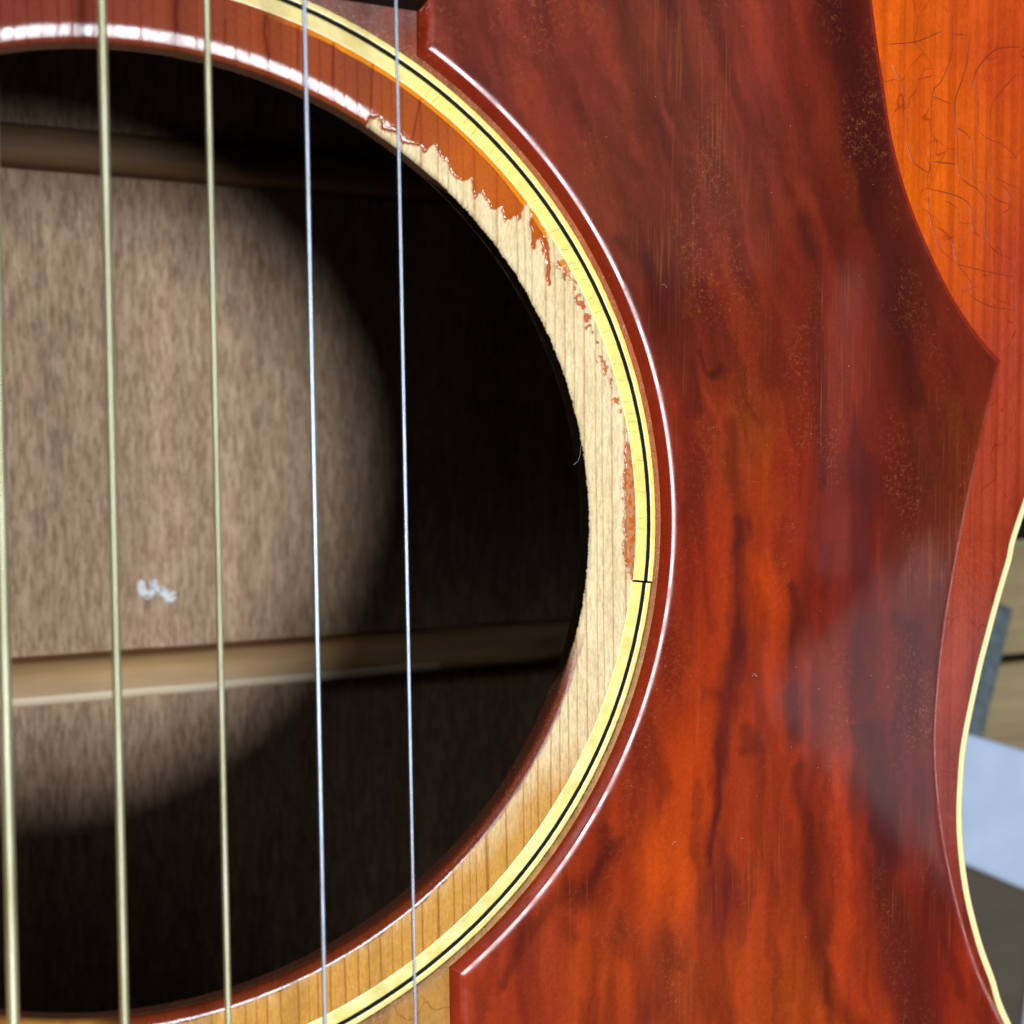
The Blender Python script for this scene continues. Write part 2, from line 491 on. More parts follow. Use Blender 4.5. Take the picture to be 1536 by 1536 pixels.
def grain(x, y):
    """spruce grain: dark late-wood lines along y, about 1.6 mm apart; returns a 0..1 line mask"""
    xx = x + .9 * fbm(x / 14, y / 45, 21, 3) + .012 * y
    ph = xx / 1.45 + 2.2 * fbm(xx / 4.0, y / 400.0, 22, 2)
    f = ph - np.floor(ph)
    line = np.exp(-((f - .82) / .055) ** 2) + .30 * np.exp(-np.clip(.82 - f, 0, 1) / .16) * (f < .82)
    return np.clip(line * (.65 + .9 * fbm(xx / 2.1, y / 60.0, 23, 2)), 0, 1)


# --- wide soundboard sheet (outside the rosette) and its underside
NT = 1500; th = np.linspace(-math.pi, math.pi, NT, endpoint=False)
Ro = polar_r(INB, th)
NRr = 150; u = np.linspace(0, 1, NRr) ** 1.25
R_ = 55.9 + (Ro[None, :] - 55.9 + .4) * u[:, None]
X = R_ * np.cos(th); Y = R_ * np.sin(th)
R_[0] = 59.0; R_[1] = 59.16; R_[2:] = 59.22 + (Ro[None, :] - 59.22 + .4) * np.linspace(0, 1, NRr - 2)[:, None] ** 1.5
X = R_ * np.cos(th); Y = R_ * np.sin(th)
ZS = np.zeros_like(R_); ZS[0] = -.6; ZS[1] = -.06
g = grain(X, Y)
C = burst(X, Y)
# grime and worn finish between rosette and pickguard / fretboard end
edge = np.exp(-np.clip(R_ - 59.15, 0, 9) / .6) * .8
edge = edge * (.55 + .45 * sst(-.3, .2, -th))[None, :]
edge = np.clip(edge * (.4 + 1.2 * fbm(X / .35, Y / .35, 32, 3)), 0, 1)
C = C * (1 - edge[..., None]) + lin((128, 92, 66)) * edge[..., None]
fbg = sst(52.5, 57.5, Y) * (X > -40) * (X < 40) * (.35 + .6 * fbm(X / 1.1, Y / 1.1, 33, 4))
C = C * (1 - fbg[..., None]) + lin((118, 88, 84)) * fbg[..., None]
GLO = np.clip(1 - 1.0 * np.exp(-np.clip(R_ - 59.9, 0, 9) / .4) - .5 * fbg, .1, 1)
V1 = np.dstack([X, Y, ZS])
Ru = np.stack([np.full(NT, 50.15), np.full(NT, 90.0), Ro + .4]); Ru[1] = np.minimum(Ru[1], Ru[2] - 5)
V2 = np.dstack([Ru * np.cos(th), Ru * np.sin(th), np.full_like(Ru, -T_TOP)])
soundboard = mesh('soundboard', V1.reshape(-1, 3), gridfaces(NRr, NT, True, flip=True), M_TOP2, guitar,
                  col=C.reshape(-1, 3), attrs={'gloss': GLO})
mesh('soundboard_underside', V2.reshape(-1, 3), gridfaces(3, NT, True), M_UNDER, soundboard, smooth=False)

# --- soundhole rim: worn lacquer over bare spruce
v2 = lambda pts, ox, oy, k: [(ox + a * k, oy + b * k) for a, b in pts]
jag = v2([(520, 760), (575, 745), (600, 690), (640, 680), (660, 740), (740, 770), (800, 830), (880, 840), (910, 880), (960, 840), (1000, 900), (1050, 960), (1070, 1020), (1130, 1050), (1170, 1040), (1200, 1140), (1240, 1110), (1290, 1200), (1340, 1200), (1370, 1280), (1430, 1250), (1450, 1300), (1480, 1190)], 400, 0, .2604)
P_UP = wp([(-300, -40), (-300, 200), (100, 120), (450, 200)] + jag + [(800, 300), (700, 120), (560, -20), (300, -60)])
k7 = lambda pts: v2(pts, 760, 280, .10417)
P_D1 = wp(k7([(335, 330), (400, 380), (470, 520), (580, 650), (600, 760), (560, 800), (500, 730), (430, 800), (410, 890), (380, 920), (335, 860), (345, 700), (330, 520)]))
P_D2 = wp(k7([(470, 700), (560, 720), (600, 800), (620, 960), (640, 1180), (615, 1400), (585, 1430), (560, 1340), (570, 1180), (540, 1000), (500, 900)]))
P_ST = wp([(941, 640), (936, 700), (934, 760), (935, 830), (945, 872), (962, 872), (962, 640)])
P_LO = wp([(960, 1000), (872, 1120), (800, 1160), (730, 1235), (650, 1300), (560, 1370), (420, 1450), (150, 1540), (0, 1700), (500, 1700), (800, 1400)])
SPOT = wp([(842, 398), (850, 408), (856, 416), (846, 404), (862, 428), (868, 446), (872, 455), (880, 478), (884, 490), (888, 500), (897, 520), (904, 540), (910, 556), (916, 575), (925, 600), (931, 618)])
SPR = [.5, .6, .4, .5, .35, .4, .45, .5, .4, .35, .4, .35, .3, .3, .3, .35]

ths = np.r_[np.linspace(-1.62, 1.95, 1750), np.linspace(1.95, 2 * math.pi - 1.62, 160)[1:-1]]
ths = (ths + math.pi) % (2 * math.pi) - math.pi
# radial profile: wall (bottom to top), lip, flat
rs_flat = np.linspace(50.0, 56.32, 66)
wall_z = np.linspace(-T_TOP, -.9, 8)
TH, RF = np.meshgrid(ths, rs_flat)
jit = .16 * (fbm(ths * 90, ths * 0 + 3.3, 41) - .5) + .10 * (vnoise(ths * 400, ths * 0 + 1.2, 42) - .5)
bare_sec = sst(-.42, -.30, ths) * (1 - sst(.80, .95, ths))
hole_off = jit * (.5 + bare_sec)
X = (RF + hole_off * np.clip((53 - RF) / 3, 0, 1)) * np.cos(TH); Y = (RF + hole_off * np.clip((53 - RF) / 3, 0, 1)) * np.sin(TH)
wob = .7 * (fbm(X / .42, Y / .8, 51, 4) - .5)
lac = np.zeros(X.shape); hgt = np.zeros(X.shape)
for P, soft in ((P_UP, .10), (P_D1, .08), (P_D2, .08), (P_ST, .10)):
    d = sdf(X, Y, P) + wob * (1.0 if P is not P_ST else 2.5)
    m_ = sst(-soft * .5, soft, d); lac = np.maximum(lac, m_)
    bead = .11 * np.sqrt(np.clip(d / .45, 0, 1)) + .04 * np.exp(-((d - .28) / .2) ** 2) * (d > 0)
    hgt = np.maximum(hgt, bead * (d > -.02))
lac = np.maximum(lac, sst(1.62, 1.75, np.abs(TH)))               # the far side keeps its lacquer
cr = fbm(X / .5, Y / .5, 52, 3)
for (sx, sy), sr in zip(SPOT, SPR):
    d = sr * 1.5 - np.hypot(X - sx, Y - sy) - 1.6 * (cr - .42); m_ = sst(0, .15, d) * .9
    lac = np.maximum(lac, m_); hgt = np.maximum(hgt, .10 * m_)
crust = sst(.50, .60, cr); st_ = sst(-.1, .2, sdf(X, Y, P_ST)); lac = np.where(st_ > .3, lac * (.75 + .25 * crust), lac); hgt = hgt * np.where(st_ > .3, .75 + .25 * crust, 1)
dlo = sdf(X, Y, P_LO) + 3.0 * (fbm(X / 1.2, Y / 3.0, 53, 3) - .5)
low = sst(-3.2, 5.0, dlo)                                         # thin amber coat that comes back gradually
# red-brown lip coat along the lower edge
lipw = (1 - sst(-.32, -.2, TH))
lipd = (51.05 + .15 * sst(-.45, -1.0, -np.abs(TH)) + .5 * (fbm(TH * 40, TH * 0, 54, 3) - .5)) - RF
lip = sst(-.12, .25, lipd) * lipw * sst(0.16, .42, -TH)
g = grain(X, Y)
bare = lin((228, 202, 154)) * np.ones(X.shape + (1,)); bare = bare * (1 - g[..., None] * np.array([.34, .52, .62]))
fib = fbm(X / .16, Y / .9, 55, 3)[..., None]; bare *= .70 + .62 * fib
stain = fbm(X / 2.5, Y / 6.0, 56, 3)[..., None]; bare *= 1.0 + .25 * (stain - .5) * np.array([.6, 1., 1.5])
amb = lin((204, 146, 64)) * (1 - g[..., None] * np.array([.42, .56, .66])) * (.86 + .28 * fib)
lq = burst(X, Y) * (1 - .35 * g[..., None] * np.array([.6, 1, 1])) * (.9 + .2 * stain)
# bright meniscus of lacquer against the rosette and the line that bounds it
ml = sst(.50, .62, TH) * (1 - sst(1.18, 1.4, TH)); rw = 55.72 + .16 * (fbm(TH * 30, TH * 0 + 7, 57, 3) - .5) - .25 * sst(.9, .5, TH)
men = sst(rw - .03, rw + .05, RF) * ml
lq = lq * (1 - men[..., None]) + lin((232, 132, 14)) * men[..., None]
ln = np.exp(-((RF - rw) / .05) ** 2) * ml * .8
lq = lq * (1 - ln[..., None]) + lin((70, 24, 8)) * ln[..., None]
# dark red runs in the lacquer
for pl, w in (([(124, -20), (122, 44)], .42), ([(264, -10), (263, 30), (266, 52)], .32), ([(398, 24), (396, 50), (400, 72), (403, 88)], .2), ([(630, 150), (618, 210)], .1), ([(560, 70), (556, 160)], .08), ([(500, 66), (498, 128)], .12), ([(447, 40), (446, 110)], .12), ([(338, 30), (337, 78)], .10)):
    d, _ = seg_dist(X, Y, wp(pl)); k = (np.exp(-(d / w) ** 2) * .8)[..., None]
    lq = lq * (1 - k) + lin((92, 22, 10)) * k
C = bare * (1 - low[..., None]) + amb * low[..., None]
gl = low * .75
lipc = lin((120, 48, 22)) * (.75 + .5 * fib)
C = C * (1 - lip[..., None]) + lipc * lip[..., None]; gl = np.maximum(gl, lip * (.55 + .4 * sst(.7, .9, -TH)))
rim_dk = sst(0, .22, d * 0 + lac) * (1 - sst(.22, 1.0, lac))
C = C * (1 - lac[..., None]) + lq * lac[..., None]
C = C * (1 - .5 * rim_dk[..., None])
gl = np.maximum(gl, lac)
gl = gl * (1 - sst(.8, 1.05, TH) * sst(52.6, 51.8, RF) * (.02 + .17 * fbm(X / 1.1, Y / 1.6, 64, 3)))
# edge height: broad sag under thick lacquer at the top, tight round at the bottom, worn at the right
topk = sst(.80, 1.05, TH); botk = lipw * sst(.2, .5, -TH)
dl = np.clip(52.0 - RF, 0, 3); s_top = -(.11 * (dl - .25 * (1 - np.exp(-dl / .25))) + .055 * dl ** 2) - .30 * np.clip((50.4 - RF) / .4, 0, 1) ** 2
qb = np.clip(51.25 - RF, 0, 1.25); s_bot = -(1.25 - np.sqrt(np.clip(1.25 ** 2 - qb ** 2, .0, None))) * .95
s_mid = -.30 * np.clip((50.5 - RF) / .5, 0, 1) ** 2 - .08 * fbm(X / .5, Y / .8, 58) * np.clip((51.3 - RF) / 1.3, 0, 1)
ZF = s_top * topk + s_bot * botk + s_mid * np.clip(1 - topk - botk, 0, 1)
rip = .05 * (fbm(X / 3.0, Y / 3.0, 59, 3) - .5) * (1 - .5 * topk)
ZF = ZF + (hgt * (1 - topk * .0)) * 1.0 + rip * (lac + low * .5) + .02 * (fib[..., 0] - .5) * (1 - lac) - .02 - .034 * topk * lac * g * fbm(X / .7, Y / 3, 62, 2) - .014 * topk * lac * fbm(X / 1.3, Y / 1.3, 63, 2)
WZ, TW = np.meshgrid(wall_z, ths, indexing='ij')
und = (.95 * bare_sec + .1)[None, :] * (1 - (WZ + T_TOP) / (T_TOP - .5)) ** .8
rw_ = 50.0 + hole_off[None, :] + und + .05 * (fbm(TW * 60, WZ * 1.5, 60, 3) - .5)
XW = rw_ * np.cos(TW); YW = rw_ * np.sin(TW)
edge_c = C[:1]
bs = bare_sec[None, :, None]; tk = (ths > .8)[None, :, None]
wc = np.where(tk, lin((150, 86, 48)), lin((128, 52, 22))) * (1 - bs) + lin((38, 22, 14)) * bs  # right wall darker: its shade is put into the colour
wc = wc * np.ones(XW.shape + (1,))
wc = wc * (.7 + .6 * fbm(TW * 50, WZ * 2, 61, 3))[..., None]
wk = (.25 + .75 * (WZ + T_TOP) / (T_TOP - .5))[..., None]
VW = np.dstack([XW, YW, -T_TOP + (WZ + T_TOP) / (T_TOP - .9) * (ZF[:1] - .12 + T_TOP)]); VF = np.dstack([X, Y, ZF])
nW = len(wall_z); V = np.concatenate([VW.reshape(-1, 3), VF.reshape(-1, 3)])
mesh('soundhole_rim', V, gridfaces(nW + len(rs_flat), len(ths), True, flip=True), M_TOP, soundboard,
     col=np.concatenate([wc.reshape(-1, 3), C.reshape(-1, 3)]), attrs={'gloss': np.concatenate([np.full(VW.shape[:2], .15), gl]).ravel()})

# --- rosette ring: wide yellow band, black line, thin yellow band, split at a joint
TJ = math.atan2(*wp([(972, 873)])[0][::-1])


def ring_obj(name, r0, r1, z, mat, parent, colour, t0, t1, dr=0.0, jag=0.02):
    n = int(abs(t1 - t0) * 58 / .25); t = np.linspace(t0, t1, n)
    ri = np.array([r0, r0, r0 + .06, *np.linspace(r0 + .2, r1 - .2, 4), r1 - .06, r1, r1]); zi = np.array([-.9, z - .05, z, z, z, z, z, z, z - .05, -.9])
    wob_ = jag * (fbm(t * 130, t * 0 + r0, 71, 3) - .5) * 2
    RR = ri[:, None] + dr + wob_[None, :] * np.where(ri < (r0 + r1) / 2, 1, 1)[:, None] * (np.abs(ri - (r0 + r1) / 2) > .2)[:, None]
    XX = RR * np.cos(t); YY = RR * np.sin(t); ZZ = zi[:, None] + .015 * (fbm(XX / 2, YY / 2, 72, 2) - .5)
    V = np.dstack([XX, YY, ZZ]).reshape(-1, 3)
    F = gridfaces(len(ri), n, flip=True).tolist()
    c = colour(XX, YY) if callable(colour) else np.ones(XX.shape + (3,)) * colour
    return mesh(name, V, F, mat, parent, col=c.reshape(-1, 3))


def yel(x, y):
    t = np.arctan2(y, x)
    a = lin((250, 230, 124)); b = lin((244, 226, 136)); d = lin((234, 212, 142))
    k = sst(-.05, -.5, t)[..., None]; k2 = sst(.95, 1.25, t)[..., None]
    c = a * (1 - k) + b * k; c = c * (1 - k2) + d * k2
    f = fbm(x / 1.2, y / 1.2, 73, 3)[..., None]
    pale = sst(.50, .62, f) * sst(0, -.4, t)[..., None] * .35
    am = sst(.52, .68, fbm(x / 2.6, y / 2.6, 74, 4))[..., None] * .35; c = c * (1 - am) + lin((226, 196, 96)) * am
    return (c * (.90 + .18 * f)) * (1 - pale) + lin((240, 236, 180)) * pale


rosette = bpy.data.objects.new('rosette', None); scn.collection.objects.link(rosette); rosette.parent = guitar
G = .0022
for t0, t1, dr in ((TJ + G, math.pi, 0.0), (-math.pi, TJ - G, -.16)):
    ring_obj('wide_yellow_band', 56.28, 57.92, .03, M_RING, rosette, yel, t0, t1, dr, .03)
    ring_obj('black_line', 57.90, 58.42, .02, M_BLACK, rosette, np.array([.01] * 3), t0, t1, dr)
    ring_obj('thin_yellow_band', 58.40, 59.12, .035, M_RING, rosette, yel, t0, t1, dr, .04)
ring_obj('joint_gap', 56.2, 59.1, -.02, M_GAP, rosette, np.array([.01] * 3), TJ - .004, TJ + .004, -.08)


def ribbons(name, lines, z, mat, parent, kind='stuff'):
    V, F = [], []
    for pl, w in lines:
        pl = np.asarray(pl, float); t = np.gradient(pl, axis=0); t /= np.linalg.norm(t, axis=1)[:, None] + 1e-9
        n = np.stack([-t[:, 1], t[:, 0]], 1); s = np.linspace(0, 1, len(pl)); ww = w * np.clip(np.minimum(s, 1 - s) * 8 + .25, 0, 1)
        o = len(V)
        for p, q, k in zip(pl, n, ww):
            V += [(*(p - q * k / 2), z), (*p, z + w * .2), (*(p + q * k / 2), z)]
        for i in range(len(pl) - 1):
            a = o + 3 * i; F += [[a, a + 3, a + 4, a + 1], [a + 1, a + 4, a + 5, a + 2]]
    if not V: return
    o = mesh(name, V, F, mat, parent); o['kind'] = kind; return o


rr = random.Random(3); ck = []
tcur = 1.02
while tcur > -.02:
    r0 = 56.35 + rr.random() * .25; r1 = 57.9 - (rr.random() * .5 if rr.random() < .5 else 0)
    if rr.random() < .25: r0 += .5
    t = np.linspace(0, 1, 5); tt = tcur + .012 * t * (rr.random() - .3) + .002 * np.sin(t * 6)
    ck.append((np.stack([(r0 + (r1 - r0) * t) * np.cos(tt), (r0 + (r1 - r0) * t) * np.sin(tt)], 1), .045 + .03 * rr.random()))
    tcur -= .016 + .06 * rr.random() ** 1.5
ribbons('band_crack', ck, .046, M_CRACK, rosette)

# --- binding, sides, back
n = len(OUT)


def loop_strip(name, loops, mat, parent, smooth=True):
    V = np.concatenate([np.column_stack([p, np.full(len(p), z)]) for p, z in loops])
    return mesh(name, V, gridfaces(len(loops), n, True), mat, parent, smooth=smooth)


loop_strip('binding', [(INB, -1.5), (INB, .06), (offset_poly(OUT, BW - .1), .10), (offset_poly(OUT, .5), .05), (offset_poly(OUT, .15), -.12), (OUT, -.5), (OUT, -6.0), (INB, -6.0)], M_BIND, guitar)
loop_strip('side', [(offset_poly(OUT, .12), -5.9), (offset_poly(OUT, .12), -102.5), (offset_poly(OUT, 2.4), -102.5), (offset_poly(OUT, 2.4), -2.0)], M_SIDE, guitar)
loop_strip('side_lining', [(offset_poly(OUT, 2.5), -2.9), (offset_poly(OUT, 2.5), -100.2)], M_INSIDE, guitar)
# back plate: inner face finely gridded, outer face on the bench
thb = np.linspace(-math.pi, math.pi, 360, endpoint=False); Rb = polar_r(offset_poly(OUT, .3), thb)
ub = np.array([0.001, .2, .4, .6, .8, .97, 1.0, 1.0, .5, .001]); zb = np.array([-100, -100, -100, -100, -100, -100, -100.4, -102.6, -103, -103.0])
Vb = np.dstack([ub[:, None] * Rb * np.cos(thb), ub[:, None] * Rb * np.sin(thb), np.repeat(zb[:, None], 360, 1)])
back = mesh('back', Vb.reshape(-1, 3), gridfaces(len(ub), 360, True, flip=True), M_BACK, guitar, smooth=False)


def brace(y0, prof, xr, parent):
    """bar across the back: profile (dy, dz) swept along x with scalloped ends"""
    xs = np.linspace(-xr, xr, 90); P = np.array(prof); V = []
    for x in xs:
        k = sst(0, 1, np.array((xr - abs(x)) / 22.0)); k = .35 + .65 * float(k)
        w = .25 * (float(vnoise(np.array([x / 9]), np.array([y0]), 81)[0]) - .5)
        for dy, dz in P: V.append((x, y0 + dy + w, -100.1 + dz * k))
    m = len(P); return mesh('brace', V, gridfaces(len(xs), m, True), M_BRACE, parent)


lowb = brace(-27.6, [(0, 0), (-1.2, 3.6), (-2.2, 5.2), (-3.4, 6.0), (-6.0, 6.6), (-7.4, 6.4), (-8.0, 5.2), (-8.2, 3.6), (-8.6, 0)], 106, back)
we = brace(-27.6, [(-5.9, 6.55), (-6.3, 6.8), (-7.3, 6.66), (-7.9, 5.9), (-8.1, 4.9), (-7.5, 4.6)], 84, lowb); we.name = 'pale_edge'  # paler strip along the lower brace's edge
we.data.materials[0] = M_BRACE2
upb = brace(58.3, [(0, 0), (.4, 4.8), (1.0, 5.8), (2.2, 6.4), (5.2, 6.4), (6.5, 5.6), (7.0, 4.0), (7.2, 0)][::-1], 118, back)
upb.data.materials[0] = M_BRACE3

# chalk mark on the back
m = NM('chalk')
al = m.ramp(m.noise(1300, None, 3), [(.30, 0.0), (.55, 1.0)])
m.set(Base_Color=(.8, .82, .84, 1), Roughness=.9, Alpha=m.math('MULTIPLY', al, .85)); M_CHALK = m.m
kz = lambda pts: wp(v2(pts, 150, 820, .1302), -100)
ribbons('chalk_mark', [(catmull(kz([(480, 380), (478, 460), (500, 530), (550, 560), (600, 520), (620, 440), (590, 380)])), 1.5),
                       (catmull(kz([(690, 560), (700, 500), (740, 520), (780, 590), (800, 620)])), 1.5),
                       (catmull(kz([(770, 560), (800, 600), (835, 580), (830, 510)])), 1.2), (catmull(kz([(820, 600), (840, 640)])), .6)], -99.95, M_CHALK, back)

# ------------------------------------------------------------------ pickguard
GT = 1.2
a0 = math.asin(52.6 / 59.84); a1 = -math.asin(50.9 / 59.84)
arc = np.array([(59.84 * math.cos(t), 59.84 * math.sin(t)) for t in np.linspace(a1, a0, 220)])
rt = wp([(1312, 0), (1321, 70), (1330, 130), (1345, 220), (1375, 320), (1425, 430), (1470, 500), (1505, 540)], 0.6)
rb = wp([(1505, 540), (1480, 640), (1450, 780), (1425, 920), (1412, 1030), (1408, 1130), (1418, 1240), (1440, 1350), (1470, 1450), (1510, 1536)], 0.6)
gl_ = np.vstack([[(31.9, -104), (31.7, -75)], arc, [(28.6, 62), (28.9, 84), (34, 91)]])
gr_ = np.vstack([[(60, 93), (84, 90), (90.2, 80)], catmull(rt, 8), catmull(rb, 8)[1:], [(124, -86), (122, -98), (112, -106), (60, -108), (38, -107)]])


def split_resample(P, step, deg=20):
    """resample a closed outline but keep its sharp corners as vertices"""
    P = np.asarray(P, float); P = P[np.r_[True, np.hypot(*np.diff(P, axis=0).T) > 1e-3]]
    e1 = P - np.roll(P, 1, 0); e2 = np.roll(P, -1, 0) - P
    a = np.arctan2(e1[:, 0] * e2[:, 1] - e1[:, 1] * e2[:, 0], (e1 * e2).sum(1))
    k = np.where(np.abs(a) > math.radians(deg))[0]
    out, cor = [], []
    for q in range(len(k)):
        i0, i1 = k[q], k[(q + 1) % len(k)]
        idx = np.arange(i0, i1 + 1) if i1 > i0 else np.r_[np.arange(i0, len(P)), np.arange(0, i1 + 1)]
        cor.append(len(out)); out += resample(P[idx], step)[:-1].tolist()
    return np.array(out), cor


GOUT, GCOR = split_resample(np.vstack([gl_, gr_]), .30)


def guard_offset(w):
    P = offset_poly(GC, w)
    s_ = np.r_[0, np.cumsum(np.hypot(*np.diff(np.vstack([GC, GC[:1]]), axis=0).T))]; tot = s_[-1]; s_ = s_[:-1]
    for c in GCC:
        e1 = GC[c] - GC[c - 1]; e2 = GC[(c + 1) % len(GC)] - GC[c]
        a = abs(math.atan2(e1[0] * e2[1] - e1[1] * e2[0], e1 @ e2))
        turn = e1[0] * e2[1] - e1[1] * e2[0]
        if turn > 0: continue                     # concave in a clockwise outline: fans out by itself
        ds = np.abs((s_ - s_[c] + tot / 2) % tot - tot / 2)
        P[ds < w * math.tan(a / 2) + .12] = P[c]
    return P


GCP = [((700, 60), (118, 48, 42)), ((850, 150), (124, 48, 38)), ((1000, 60), (120, 54, 38)), ((1150, 60), (126, 46, 36)), ((1290, 60), (66, 20, 18)), ((900, 250), (116, 52, 32)), ((1050, 250), (108, 48, 38)),
       ((1200, 250), (116, 46, 34)), ((1300, 250), (58, 18, 15)), ((1000, 450), (92, 38, 32)), ((1100, 450), (126, 48, 34)), ((1180, 520), (112, 40, 30)), ((1280, 500), (114, 34, 24)), ((1350, 450), (62, 22, 20)),
       ((1450, 520), (96, 32, 24)), ((1030, 700), (122, 40, 32)), ((1120, 640), (128, 54, 30)), ((1150, 750), (154, 58, 30)), ((1200, 700), (130, 40, 28)), ((1290, 720), (92, 22, 14)), ((1400, 700), (72, 30, 26)),
       ((1050, 850), (142, 44, 30)), ((1140, 880), (172, 62, 26)), ((1180, 800), (132, 42, 32)), ((1240, 880), (112, 32, 22)), ((1300, 950), (82, 26, 24)), ((1000, 1000), (142, 48, 32)), ((1050, 1000), (162, 58, 32)),
       ((1140, 1000), (156, 54, 32)), ((950, 1150), (144, 50, 34)), ((1030, 1150), (190, 70, 28)), ((1120, 1150), (148, 54, 34)), ((1170, 1250), (154, 54, 34)), ((1250, 1200), (160, 54, 32)), ((900, 1300), (156, 54, 30)),
       ((1000, 1300), (194, 78, 34)), ((1080, 1350), (126, 48, 40)), ((1180, 1380), (172, 66, 36)), ((1280, 1250), (150, 48, 32)), ((1280, 1450), (164, 58, 32)), ((1350, 1200), (84, 28, 28)), ((1390, 1380), (112, 34, 26)),
       ((1440, 1470), (142, 42, 24)), ((800, 1450), (152, 58, 40)), ((900, 1450), (182, 74, 38)), ((1000, 1480), (140, 58, 38)), ((1100, 1480), (172, 70, 36)), ((750, 1520), (166, 64, 42)), ((1200, 1500), (184, 78, 36)),
       ((1240, 800), (108, 30, 22)), ((1250, 1080), (116, 42, 38)), ((1380, 1050), (80, 30, 30)), ((1400, 900), (84, 28, 18)), ((1340, 1100), (84, 30, 32)), ((1440, 700), (100, 40, 22))]
DK = (58, 20, 20); WR = (112, 50, 24)
STROKES = [  # px path, widths (px), strength, colour
    ([(1208, 350), (1225, 430), (1229, 540), (1232, 640), (1238, 740)], (16, 14, 12, 12, 8), .75, DK),
    ([(929, 355), (981, 407), (1007, 482), (1030, 550), (1040, 619)], (10, 14, 16, 13, 12), .65, DK),
    ([(1048, 545), (1064, 556), (1084, 548)], (5, 8, 7), .7, DK), ([(1072, 470), (1080, 520), (1078, 550)], (16, 16, 10), .45, DK),
    ([(1095, 349), (1128, 446), (1154, 495), (1160, 577)], (12, 12, 10, 14), .45, DK),
    ([(1185, 290), (1200, 340), (1212, 380)], (12, 12, 12), .45, DK),
    ([(1318, 340), (1345, 450), (1362, 520), (1366, 600)], (18, 20, 18, 14), .65, DK),
    ([(1095, 640), (1105, 723), (1112, 800)], (12, 14, 14), .6, DK),
    ([(1284, 625), (1292, 720), (1292, 870)], (12, 16, 14), .6, (70, 16, 12)),
    ([(1245, 0), (1262, 70), (1292, 137), (1303, 273), (1296, 330)], (22, 26, 26, 22, 14), .75, DK),
    ([(1108, 780), (1108, 914), (1100, 1000), (1094, 1050), (1082, 1142), (1074, 1240), (1068, 1290)], (13, 13, 15, 17, 9, 6, 3), .95, (58, 22, 30)),
    ([(1186, 890), (1199, 937), (1186, 1021), (1193, 1109)], (8, 12, 13, 9), .8, DK), ([(1242, 820), (1238, 890)], (8, 6), .5, DK),
    ([(1122, 1105), (1128, 1125), (1118, 1140)], (10, 12, 6), .7, DK), ([(1131, 1140), (1134, 1288)], (8, 8), .35, DK),
    ([(1298, 1100), (1313, 1182), (1330, 1264), (1324, 1329), (1352, 1443), (1375, 1560)], (14, 20, 22, 22, 26, 28), .85, (52, 22, 28)),
    ([(1182, 1036), (1188, 1100)], (8, 7), .5, DK), ([(1199, 1150), (1212, 1248), (1210, 1329), (1226, 1404), (1230, 1480)], (10, 11, 12, 11, 12), .7, DK),
    ([(1420, 1410), (1440, 1500)], (9, 10), .6, DK), ([(1244, 1470), (1262, 1505), (1292, 1545)], (8, 14, 14), .6, DK), ([(1400, 1320), (1402, 1365)], (9, 9), .6, DK),
    ([(925, 1262), (884, 1313), (835, 1355), (792, 1410), (751, 1490)], (8, 12, 14, 13, 6), .7, DK), ([(904, 1240), (878, 1340)], (12, 14), .5, DK),
    ([(935, 1390), (930, 1425)], (16, 18), .45, DK), ([(845, 1396), (860, 1415)], (9, 9), .4, DK), ([(1005, 1410), (1015, 1450)], (16, 14), .45, DK),
    ([(1045, 1060), (1055, 1040), (1078, 1035)], (7, 9, 7), .4, DK), ([(1060, 870), (1066, 940)], (6, 6), .35, DK), ([(1030, 760), (1032, 1000)], (5, 6), .3, DK), ([(1245, 1250), (1245, 1420)], (9, 9), .4, DK),
    ([(970, 75), (1000, 130), (1020, 160)], (10, 12, 8), .4, DK), ([(760, 60), (850, 140), (960, 250)], (10, 14, 10), .3, DK), ([(870, 90), (960, 190)], (9, 12), .3, DK), ([(700, 110), (800, 210), (860, 300)], (8, 10, 8), .3, DK),
    ([(1060, 120), (1110, 220), (1150, 320)], (10, 12, 10), .25, DK), ([(1150, 180), (1190, 290)], (9, 12), .3, DK), ([(1000, 1180), (960, 1260)], (10, 12), .35, DK), ([(1350, 930), (1395, 985), (1405, 1060)], (14, 18, 14), .5, DK),
    ([(1430, 600), (1428, 660)], (10, 8), .85, WR), ([(1404, 780), (1402, 870)], (8, 10), .85, WR), ([(1358, 820), (1358, 880), (1372, 925)], (14, 20, 10), .5, WR), ([(1380, 830), (1385, 900)], (14, 14), .4, WR),
    ([(1466, 640), (1456, 720), (1440, 800), (1428, 870)], (6, 8, 7, 6), .8, WR), ([(1270, 240), (1282, 330)], (8, 9), .45, WR), ([(1010, 330), (1030, 420), (1030, 470)], (12, 14, 10), .45, WR), ([(940, 300), (960, 360)], (14, 16), .4, WR),
    ([(1140, 640), (1150, 690)], (10, 12), .5, (170, 80, 30)), ([(1045, 1045), (1042, 1100)], (4, 4), .4, (205, 90, 40)),
]


